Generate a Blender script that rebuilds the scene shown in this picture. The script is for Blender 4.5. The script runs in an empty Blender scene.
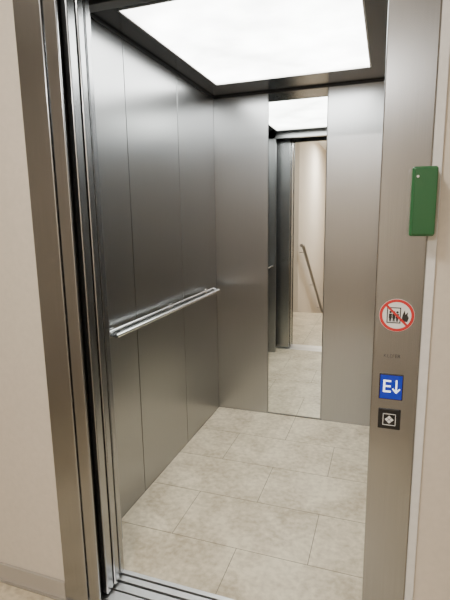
import bpy, bmesh, math
from mathutils import Vector, Matrix
C=bpy.context.collection
# ------------------------------------------------ materials
def mat(name,col=(.5,.5,.5),rough=.5,metal=0.,emis=None,estr=0.,aniso=0.,spec=None):
    m=bpy.data.materials.new(name);m.use_nodes=True
    b=m.node_tree.nodes["Principled BSDF"]
    b.inputs["Base Color"].default_value=(*col,1);b.inputs["Roughness"].default_value=rough
    b.inputs["Metallic"].default_value=metal
    if emis: b.inputs["Emission Color"].default_value=(*emis,1);b.inputs["Emission Strength"].default_value=estr
    if spec is not None: b.inputs["Specular IOR Level"].default_value=spec
    return m
def noisecol(m,scale,c1,c2,mapscale=(1,1,1),detail=6,bump=0.,rough=None,lo=.3,hi=.7):
    nt=m.node_tree;N=nt.nodes;L=nt.links;b=N["Principled BSDF"]
    tc=N.new("ShaderNodeTexCoord");mp=N.new("ShaderNodeMapping");mp.inputs["Scale"].default_value=mapscale
    no=N.new("ShaderNodeTexNoise");no.inputs["Scale"].default_value=scale;no.inputs["Detail"].default_value=detail
    L.new(tc.outputs["Object"],mp.inputs[0]);L.new(mp.outputs[0],no.inputs["Vector"])
    cr=N.new("ShaderNodeValToRGB");cr.color_ramp.elements[0].position=lo;cr.color_ramp.elements[1].position=hi
    cr.color_ramp.elements[0].color=(*c1,1);cr.color_ramp.elements[1].color=(*c2,1)
    L.new(no.outputs["Fac"],cr.inputs[0]);L.new(cr.outputs[0],b.inputs["Base Color"])
    if rough:
        mr=N.new("ShaderNodeMapRange");mr.inputs["To Min"].default_value=rough[0];mr.inputs["To Max"].default_value=rough[1]
        L.new(no.outputs["Fac"],mr.inputs[0]);L.new(mr.outputs[0],b.inputs["Roughness"])
    if bump:
        bp=N.new("ShaderNodeBump");bp.inputs["Strength"].default_value=bump;bp.inputs["Distance"].default_value=.002
        L.new(no.outputs["Fac"],bp.inputs["Height"]);L.new(bp.outputs[0],b.inputs["Normal"])
    return m
def steel(name,c,r=.3,an=.6,k=.03):
    m=mat(name,c,r,1.)
    c1=tuple(v*(1-k) for v in c);c2=tuple(min(1,v*(1+k)) for v in c)
    noisecol(m,1.,c1,c2,(620,620,4),2,0,(r-.013,r+.016))
    nt=m.node_tree;b=nt.nodes["Principled BSDF"]
    b.inputs["Anisotropic"].default_value=an
    t=nt.nodes.new("ShaderNodeTangent");t.direction_type='RADIAL';t.axis='Z'
    nt.links.new(t.outputs[0],b.inputs["Tangent"])
    return m
M_steel=steel("brushed_steel_cabin",(.37,.375,.38),.29,.6)
M_steelb=steel("brushed_steel_cabin_back",(.42,.423,.426),.29,.55)
M_frame=steel("brushed_steel_frame",(.385,.392,.40),.25,.6,.05)
M_ceil=mat("steel_ceiling",(.20,.205,.21),.25,1.)
M_alu=mat("aluminium_sill",(.78,.77,.75),.35,1.)
M_rail=mat("polished_rail_steel",(.86,.86,.85),.16,1.)
M_mirror=mat("mirror_glass",(.90,.92,.90),.0,1.)
M_black=mat("black_rubber",(.008,.008,.009),.6)
M_dark=mat("painted_gap_shade",(.015,.014,.013),.9)  # near-black colour that paints in the darkness of the shaft gap
M_plaster=noisecol(mat("beige_plaster",(.7,.6,.5),.85),60,(.65,.58,.49),(.69,.615,.52),bump=.15)
M_white=noisecol(mat("white_plaster",(.8,.78,.74),.8),50,(.72,.70,.67),(.78,.76,.73),bump=.1)
M_ceilw=mat("white_ceiling_paint",(.8,.79,.77),.9)
M_tile=mat("beige_stone_tile",(.6,.56,.5),.38)
def tilemat(m):
    nt=m.node_tree;N=nt.nodes;L=nt.links;b=N["Principled BSDF"]
    tc=N.new("ShaderNodeTexCoord")
    n1=N.new("ShaderNodeTexNoise");n1.inputs["Scale"].default_value=4.5;n1.inputs["Detail"].default_value=9;n1.inputs["Roughness"].default_value=.65
    n2=N.new("ShaderNodeTexNoise");n2.inputs["Scale"].default_value=38;n2.inputs["Detail"].default_value=6
    n1.inputs["Distortion"].default_value=.6
    L.new(tc.outputs["Object"],n1.inputs["Vector"]);L.new(tc.outputs["Object"],n2.inputs["Vector"])
    mx=N.new("ShaderNodeMath");mx.operation='MULTIPLY_ADD';mx.inputs[1].default_value=.6;L.new(n2.outputs["Fac"],mx.inputs[0]);L.new(n1.outputs["Fac"],mx.inputs[2])
    cr=N.new("ShaderNodeValToRGB");e=cr.color_ramp.elements
    e[0].position=.60;e[0].color=(.40,.325,.215,1);e[1].position=.97;e[1].color=(.72,.625,.455,1)
    L.new(mx.outputs[0],cr.inputs[0]);L.new(cr.outputs[0],b.inputs["Base Color"])
    bp=N.new("ShaderNodeBump");bp.inputs["Strength"].default_value=.15;bp.inputs["Distance"].default_value=.001
    L.new(n2.outputs["Fac"],bp.inputs["Height"]);L.new(bp.outputs[0],b.inputs["Normal"])
tilemat(M_tile)
M_grout=mat("grey_grout",(.19,.165,.125),.9)
M_light=mat("frosted_light_panel",(.9,.9,.9),.5)
def lightmat(m):
    nt=m.node_tree;N=nt.nodes;L=nt.links;b=N["Principled BSDF"]
    tc=N.new("ShaderNodeTexCoord");n=N.new("ShaderNodeTexNoise");n.inputs["Scale"].default_value=3.5;n.inputs["Detail"].default_value=5
    L.new(tc.outputs["Object"],n.inputs["Vector"])
    mr=N.new("ShaderNodeMapRange");mr.inputs["From Min"].default_value=.3;mr.inputs["From Max"].default_value=.7
    mr.inputs["To Min"].default_value=7.5;mr.inputs["To Max"].default_value=14.
    L.new(n.outputs["Fac"],mr.inputs[0]);L.new(mr.outputs[0],b.inputs["Emission Strength"])
    b.inputs["Emission Color"].default_value=(.98,1,.97,1)
lightmat(M_light)
M_green=mat("green_plastic",(.02,.11,.035),.35)
M_green2=mat("green_plastic_light",(.025,.145,.05),.3)
M_red=mat("sign_red",(.62,.03,.03),.4)
M_signw=mat("sign_white",(.85,.84,.82),.4)
M_signk=mat("sign_black",(.02,.02,.02),.5)
M_blue=mat("display_blue",(.01,.02,.22),.2,emis=(.004,.03,.5),estr=.5)
M_glyph=mat("display_glyph",(.8,.9,1),.3,emis=(.85,.93,1),estr=1.4)
M_btn=mat("button_black",(.012,.012,.014),.25)
M_engr=mat("engraved_grey",(.06,.055,.05),.5)
M_base=mat("baseboard_tile",(.42,.38,.33),.4)
M_railing=mat("stair_rail_steel",(.36,.36,.36),.3,1.)
# ------------------------------------------------ mesh helpers
def finish(bm,name,mats,parent=None,bevel=0.,smooth=False,seg=2):
    me=bpy.data.meshes.new(name);bm.to_mesh(me);bm.free()
    o=bpy.data.objects.new(name,me);C.objects.link(o)
    for m in (mats if isinstance(mats,(list,tuple)) else [mats]): me.materials.append(m)
    if parent: o.parent=parent
    if bevel:
        md=o.modifiers.new("Bevel",'BEVEL');md.width=bevel;md.segments=seg;md.limit_method='ANGLE'
    if smooth:
        for p in me.polygons:p.use_smooth=True
    return o
def addbox(bm,x0,x1,y0,y1,z0,z1,mi=0):
    r=bmesh.ops.create_cube(bm,size=1.)
    for v in r["verts"]:
        v.co=Vector(((x0+x1)/2+v.co.x*(x1-x0),(y0+y1)/2+v.co.y*(y1-y0),(z0+z1)/2+v.co.z*(z1-z0)))
    for f in {f for v in r["verts"] for f in v.link_faces}: f.material_index=mi
def boxes(name,lst,mats,parent=None,bevel=0.):
    bm=bmesh.new()
    for b in lst: addbox(bm,*b)
    return finish(bm,name,mats,parent,bevel)
def empty(name,loc=(0,0,0)):
    o=bpy.data.objects.new(name,None);C.objects.link(o);return o
def poly(name,pts,y,th,m,parent):
    bm=bmesh.new()
    vs=[bm.verts.new((p[0],y,p[1])) for p in pts];f=bm.faces.new(vs)
    r=bmesh.ops.extrude_face_region(bm,geom=[f])
    for v in [g for g in r["geom"] if isinstance(g,bmesh.types.BMVert)]: v.co.y-=th
    bmesh.ops.recalc_face_normals(bm,faces=bm.faces)
    return finish(bm,name,m,parent)
def circ(cx,cz,r,n=48,a0=0,a1=2*math.pi):
    return [(cx+r*math.cos(a0+(a1-a0)*i/n),cz+r*math.sin(a0+(a1-a0)*i/n)) for i in range(n)]
def tube(name,pts,r,m,parent=None):
    cu=bpy.data.curves.new(name,'CURVE');cu.dimensions='3D';cu.bevel_depth=r;cu.bevel_resolution=6;cu.use_fill_caps=True
    s=cu.splines.new('POLY');s.points.add(len(pts)-1)
    for i,p in enumerate(pts): s.points[i].co=(*p,1)
    o=bpy.data.objects.new(name,cu);C.objects.link(o);cu.materials.append(m)
    bpy.context.view_layer.update()
    dg=bpy.context.evaluated_depsgraph_get();me=bpy.data.meshes.new_from_object(o.evaluated_get(dg))
    bpy.data.objects.remove(o);o=bpy.data.objects.new(name,me);C.objects.link(o)
    for p in me.polygons:p.use_smooth=True
    if parent:o.parent=parent
    return o
H=2.15;W=1.10
# ------------------------------------------------ cabin shell
s=.0025
boxes("wall_left",[(-.03,0,-.566+s,-.003,0,H),(-.03,0,-1.106+s,-.566-s,0,H),(-.03,0,-1.45,-1.106-s,0,H),(-.04,-.025,-1.45,0,0,H)],M_steel,bevel=.0012)
boxes("wall_back",[(-.03,.3685,0,.03,0,H),(.3715,.7385,.004,.034,0,H),(.7415,W+.03,0,.03,0,H)],M_steelb,bevel=.0012)
boxes("wall_right",[(W,W+.03,-.566+s,0,0,H),(W,W+.03,-1.106+s,-.566-s,0,H),(W,W+.03,-1.45,-1.106-s,0,H)],M_steel,bevel=.0015)
boxes("wall_front",[(-.03,.08,-1.5,-1.45,0,H),(W-.005,W+.03,-1.5,-1.45,0,H),(-.03,W+.03,-1.5,-1.45,2.10,H+.05)],M_steel,bevel=.001)
boxes("wall_mirror",[(.3725,.7375,-.001,.004,.012,H-.002)],M_mirror)
lx0,lx1,ly0,ly1=.115,.995,-1.33,-.26
boxes("ceiling",[(-.03,lx0,-1.5,.03,H,H+.04),(lx1,W+.03,-1.5,.03,H,H+.04),(lx0,lx1,-1.5,ly0,H,H+.04),(lx0,lx1,ly1,.03,H,H+.04)],M_ceil)
boxes("trim_3",[(0,.010,-1.45,0,H-.012,H),(.010,W-.010,-.010,0,H-.012,H),(W-.010,W,-1.45,0,H-.012,H)],mat("painted_shadow_gap_trim",(.05,.05,.052),.4,.8),bevel=.001)  # near-black trim strip, paints in the shadow gap under the ceiling
cl=empty("ceiling_light_panel")
boxes("diffuser",[(lx0+.008,lx1-.008,ly0+.008,ly1-.008,H+.006,H+.03)],M_light,cl)
boxes("trim_frame",[(lx0,lx0+.008,ly0,ly1,H-.002,H+.03),(lx1-.008,lx1,ly0,ly1,H-.002,H+.03),(lx0,lx1,ly0,ly0+.008,H-.002,H+.03),(lx0,lx1,ly1-.008,ly1,H-.002,H+.03)],M_alu,cl)
def tilefloor(name,x0,x1,y0,y1,ybounds,tw,offs,z=0.):
    bm=bmesh.new();g=.0032
    addbox(bm,x0,x1,y0,y1,z-.03,z-.001,1)
    for i in range(len(ybounds)-1):
        ya,yb=ybounds[i+1],ybounds[i]
        off=offs[i%2];xs=[x0];k=math.floor((x0-off)/tw)+1
        while off+k*tw<x1: xs.append(off+k*tw);k+=1
        xs.append(x1)
        for a,b in zip(xs,xs[1:]):
            addbox(bm,a+g/2,b-g/2,ya+g/2,yb-g/2,z-.01,z,0)
    return finish(bm,name,[M_tile,M_grout])
tilefloor("floor",0,W,-1.605,0,[0,-.355,-.687,-1.02,-1.352,-1.605],.6,(.57,.27))
# ------------------------------------------------ handrail: flat profile with round nose and rear bead
hr=empty("handrail")
ya,yb=-1.40,-.17
tube("grip_nose",[(.074,ya,.901),(.074,yb,.901)],.0095,M_rail,hr)
tube("grip_rear_bead",[(.034,ya,.913),(.034,yb,.913)],.0055,M_rail,hr)
boxes("grip_web",[(.034,.074,ya+.002,yb-.002,.897,.904)],M_ceil,hr,bevel=.001)
tube("end_cap",[(.034,yb,.912),(.074,yb,.901)],.007,M_rail,hr)
for i,y in enumerate((-1.33,-.74,-.21)):
    boxes("bracket_%d"%(i+1),[(0,.05,y-.012,y+.012,.888,.898),(0,.005,y-.02,y+.02,.873,.913)],M_rail,hr,bevel=.002)
# ------------------------------------------------ landing door frame
FY=-1.80
df=empty("elevator_door_frame")
boxes("jamb_left",[(.055,.152,FY,-1.780,0,2.1),(.155,.20,FY+.006,-1.786,0,2.1)],M_frame,df,bevel=.0025)
boxes("jamb_right",[(1.09,1.20,FY,-1.70,0,2.1)],M_frame,df,bevel=.003)
boxes("jamb_header",[(.055,1.20,FY,-1.76,2.1,2.24)],M_frame,df,bevel=.003)
dr=empty("elevator_sliding_door")
for i,(a,b,xr) in enumerate([(-1.742,-1.704,.198),(-1.694,-1.664,.2),(-1.642,-1.615,.19)]):
    boxes("leaf_%d"%(i+1),[(-.27,xr,a,b,.012,2.13)],M_frame,dr,bevel=.004)
boxes("leaf_seal",[(-.2,.188,-1.704,-1.694,.012,2.13),(-.2,.18,-1.664,-1.642,.012,2.13)],M_black,dr)
boxes("door_pocket_shade",[(-.3,.175,-1.765,-1.748,0,2.13),(-.32,-.3,-1.765,-1.5,0,2.2),(-.32,1.14,-1.70,-1.5,2.2,2.24)],M_dark)  # dark boxes fill the gap by the door, painted shade
boxes("trim_1",[(1.095,1.13,-1.70,-1.50,0,2.2)],M_frame)
sl=empty("door_sill")
boxes("sill_profile",[(-.27,1.12,-1.624,-1.606,-.03,.003),(-.27,1.12,-1.657,-1.632,-.03,.001),(-.27,1.12,-1.70,-1.668,-.03,.001),(-.27,1.12,-1.81,-1.708,-.03,.001)],M_alu,sl,bevel=.001)
boxes("sill_grooves",[(-.27,1.12,-1.80,-1.60,-.04,-.012)],M_black,sl)
# ------------------------------------------------ landing
boxes("wall_landing",[(-1.6,.055,-1.79,-1.768,0,2.6),(1.20,2.3,-1.79,-1.70,0,2.6),(.055,1.20,-1.79,-1.765,2.24,2.6)],M_plaster)
boxes("trim_2",[(1.2005,1.222,-1.797,-1.79,0,2.24)],M_white,bevel=.002)
boxes("baseboard_left",[(-1.6,.053,-1.80,-1.79,0,.07)],M_base,bevel=.002)
boxes("baseboard_right",[(1.225,2.3,-1.80,-1.79,0,.07)],M_base,bevel=.002)
yb=[-1.81-.6*i for i in range(3)]+[-3.5]
tilefloor("floor_landing",-1.6,2.3,-3.5,-1.81,yb,.6,(.3,.3))
boxes("wall_west",[(-1.65,-1.6,-3.6,-1.77,0,2.6)],M_plaster)
boxes("wall_east",[(2.3,2.35,-3.6,-1.77,0,2.6)],M_plaster)
boxes("wall_south",[(-1.6,-.06,-3.6,-3.5,0,2.6),(1.15,2.3,-3.6,-3.5,0,2.6)],M_plaster)
boxes("ceiling_landing",[(-1.65,2.35,-6.6,-1.77,2.6,2.65)],M_ceilw)
boxes("wall_stair_left",[(-.16,-.06,-6.5,-3.6,-2.4,2.6)],M_plaster)
boxes("wall_stair_right",[(1.15,1.25,-6.5,-3.6,-2.4,2.6)],M_plaster)
boxes("wall_stair_end",[(-.16,1.25,-6.6,-6.5,-2.4,2.6)],M_plaster)
boxes("staircase",[(-.058,1.148,-3.502-.28*(i+1),-3.502-.28*i,-.175*(i+1)-.3,-.175*(i+1)) for i in range(8)]+[(-.058,1.148,-6.495,-3.502-.28*8,-1.9,-.175*9)],M_tile)
sr=empty("stair_handrail")
tube("rail_bar",[(.0,-3.40,.97),(.0,-3.52,.97),(.0,-5.8,-.45),(.0,-5.95,-.45)],.024,M_railing,sr)
for i,(y,z) in enumerate([(-3.6,.90),(-4.6,.28),(-5.5,-.28)]):
    tube("rail_bracket_%d"%(i+1),[(-.06,y,z-.04),(.0,y,z-.04),(.0,y,z+.01)],.007,M_railing,sr)
# ------------------------------------------------ items on right jamb
Y=FY
sg=empty("prohibition_sign");cx,cz,r=1.142,1.135,.041
poly("sign_disc",circ(cx,cz,r),Y,.0008,M_signw,sg)
def ring(name,cx,cz,r0,r1,y,th,m,parent):
    bm=bmesh.new();n=64
    def loop(r,yy): return [bm.verts.new((cx+r*math.cos(2*math.pi*i/n),yy,cz+r*math.sin(2*math.pi*i/n))) for i in range(n)]
    a,b,c,d=loop(r0,y-th),loop(r1,y-th),loop(r1,y),loop(r0,y)
    for p,q in ((a,b),(b,c),(c,d),(d,a)):
        for i in range(n): bm.faces.new((p[i],p[(i+1)%n],q[(i+1)%n],q[i]))
    bmesh.ops.recalc_face_normals(bm,faces=bm.faces)
    finish(bm,name,m,parent)
ring("red_ring",cx,cz,.0335,.0402,Y-.0008,.0006,M_red,sg)
y1=Y-.0008
def rect(x0,x1,z0,z1): return [(x0,z0),(x1,z0),(x1,z1),(x0,z1)]
k=0
for R_ in [(cx-.023,cx-.0205,cz-.020,cz+.020),(cx+.007,cx+.0095,cz-.020,cz+.020),(cx-.023,cx+.0095,cz+.0175,cz+.020),(cx-.023,cx+.0095,cz-.020,cz-.0175)]:
    k+=1;poly("lift_outline_%d"%k,rect(*R_),y1,.0003,M_signk,sg)
for j,px in enumerate((cx-.0145,cx-.0065,cx+.0015)):
    q=1.2
    pts=[(px-.003*q,cz-.001),(px-.003*q,cz-.008),(px-.0022*q,cz-.008),(px-.002*q,cz-.016),(px-.0004,cz-.016),(px,cz-.009),(px+.0004,cz-.016),(px+.002*q,cz-.016),(px+.0022*q,cz-.008),(px+.003*q,cz-.008),(px+.003*q,cz+.004),(px-.003*q,cz+.004)]
    poly("person_body_%d"%(j+1),pts,y1,.0003,M_signk,sg)
    poly("person_head_%d"%(j+1),circ(px,cz+.0078,.003,16),y1,.0003,M_signk,sg)
fx=cx+.019
poly("flame",[(fx-.005,cz-.015),(fx+.006,cz-.015),(fx+.009,cz-.005),(fx+.006,cz+.001),(fx+.0065,cz+.010),(fx+.001,cz+.003),(fx-.001,cz+.014),(fx-.005,cz+.004),(fx-.007,cz-.006)],y1,.0003,M_signk,sg)
d=math.radians(-45);w=.0028;rr=.035
ux,uz=math.cos(d),math.sin(d)
poly("red_bar",[(cx-ux*rr-uz*w,cz-uz*rr+ux*w),(cx-ux*rr+uz*w,cz-uz*rr-ux*w),(cx+ux*rr+uz*w,cz+uz*rr-ux*w),(cx+ux*rr-uz*w,cz+uz*rr+ux*w)],y1-.0003,.0003,M_red,sg)
def text(name,body,size,x,z,y,m,parent,extr=.0003):
    t=bpy.data.curves.new(name,'FONT');t.body=body;t.size=size;t.extrude=extr;t.align_x='CENTER';t.align_y='CENTER'
    o=bpy.data.objects.new(name,t);C.objects.link(o)
    bpy.context.view_layer.update()
    me=bpy.data.meshes.new_from_object(o.evaluated_get(bpy.context.evaluated_depsgraph_get()))
    bpy.data.objects.remove(o)
    me.transform(Matrix.Translation((x,y,z))@Matrix.Rotation(math.radians(90),4,'X'))
    me.materials.clear();me.materials.append(m)
    o=bpy.data.objects.new(name,me);C.objects.link(o)
    if parent:o.parent=parent
    return o
text("engraved_label","KLEFER",.0125,1.136,1.03,Y-.0003,M_engr,df)
fd=empty("floor_indicator_display")
boxes("display_bezel",[(1.109,1.166,Y-.003,Y+.001,.916,.983)],M_btn,fd,bevel=.001)
boxes("display_screen",[(1.1115,1.1635,Y-.0038,Y-.003,.9185,.9805)],M_blue,fd)
text("letter_e","E",.047,1.127,.950,Y-.0042,M_glyph,fd)
ax=1.150
poly("arrow_down",[(ax-.0018,.969),(ax-.0018,.941),(ax-.008,.9475),(ax-.0095,.945),(ax,.934),(ax+.0095,.945),(ax+.008,.9475),(ax+.0018,.941),(ax+.0018,.969)],Y-.0038,.0006,M_glyph,fd)
cb=empty("call_button")
boxes("button_plate",[(1.110,1.164,Y-.003,Y+.001,.836,.890)],M_btn,cb,bevel=.0015)
boxes("button_cap",[(1.119,1.155,Y-.005,Y-.003,.845,.881)],M_btn,cb,bevel=.001)
boxes("button_light_frame",[(1.1215,1.1525,Y-.0056,Y-.005,.8475,.8488),(1.1215,1.1525,Y-.0056,Y-.005,.8772,.8785),(1.1215,1.1228,Y-.0056,Y-.005,.8475,.8785),(1.1512,1.1525,Y-.0056,Y-.005,.8475,.8785)],M_signw,cb)
for i,(dx,dz) in enumerate(((0,.0058),(0,-.0058),(.0058,0),(-.0058,0))):
    q=.0048
    poly("diamond_%d"%(i+1),[(1.137+dx-q,.863+dz),(1.137+dx,.863+dz-q),(1.137+dx+q,.863+dz),(1.137+dx,.863+dz+q)],Y-.005,.0010,M_signw,cb)
kb=empty("emergency_key_box")
boxes("box_body",[(1.158,1.211,Y-.032,Y+.001,1.329,1.484)],M_green2,kb,bevel=.004)
boxes("box_lid",[(1.162,1.2115,Y-.038,Y-.032,1.332,1.481)],M_green,kb,bevel=.003)
bm=bmesh.new();bmesh.ops.create_cone(bm,cap_ends=True,segments=24,radius1=.003,radius2=.0027,depth=.003,matrix=Matrix.Translation((1.170,Y-.039,1.462))@Matrix.Rotation(math.radians(90),4,'X'))
finish(bm,"lock_screw",M_alu,kb)
# ------------------------------------------------ lights
def area(name,loc,size,power,col,rot=(0,0,0),parent=None):
    l=bpy.data.lights.new(name,'AREA');l.shape='DISK';l.size=size;l.energy=power;l.color=col
    o=bpy.data.objects.new(name,l);o.location=loc;o.rotation_euler=rot;C.objects.link(o);o.parent=parent;return o
lf=empty("landing_ceiling_lamp")
bm=bmesh.new();bmesh.ops.create_cone(bm,cap_ends=True,segments=48,radius1=.16,radius2=.17,depth=.05,matrix=Matrix.Translation((.5,-2.7,2.575)))
finish(bm,"lamp_shade",mat("lamp_opal",(.9,.9,.88),.4,emis=(1,.95,.87),estr=6.),lf,bevel=.01)
area("landing_light",(.5,-2.7,2.54),.3,23,(1,.96,.90),parent=lf)
lf2=empty("added_stair_fill_lamp")  # added lamp, itself unseen, brightens the stairwell shown in the mirror
bm=bmesh.new();bmesh.ops.create_cone(bm,cap_ends=True,segments=48,radius1=.16,radius2=.17,depth=.05,matrix=Matrix.Translation((.55,-5.0,2.575)))
finish(bm,"added_stair_lamp_shade",bpy.data.materials["lamp_opal"],lf2,bevel=.01)
area("added_stair_fill",(.55,-5.0,2.54),.3,70,(1,.97,.92),parent=lf2)
w=bpy.data.worlds.new("world");bpy.context.scene.world=w;w.use_nodes=True
w.node_tree.nodes["Background"].inputs[0].default_value=(.6,.6,.6,1);w.node_tree.nodes["Background"].inputs[1].default_value=.15
# ------------------------------------------------ camera
cd=bpy.data.cameras.new("camera");co=bpy.data.objects.new("camera",cd);C.objects.link(co)
co.location=(1.1089,-2.9711,1.3797);co.rotation_euler=(1.3902,.0155,.3368)
cd.sensor_fit='VERTICAL';cd.sensor_height=36;cd.lens=36*455.4/600;cd.clip_start=.02
bpy.context.scene.camera=co
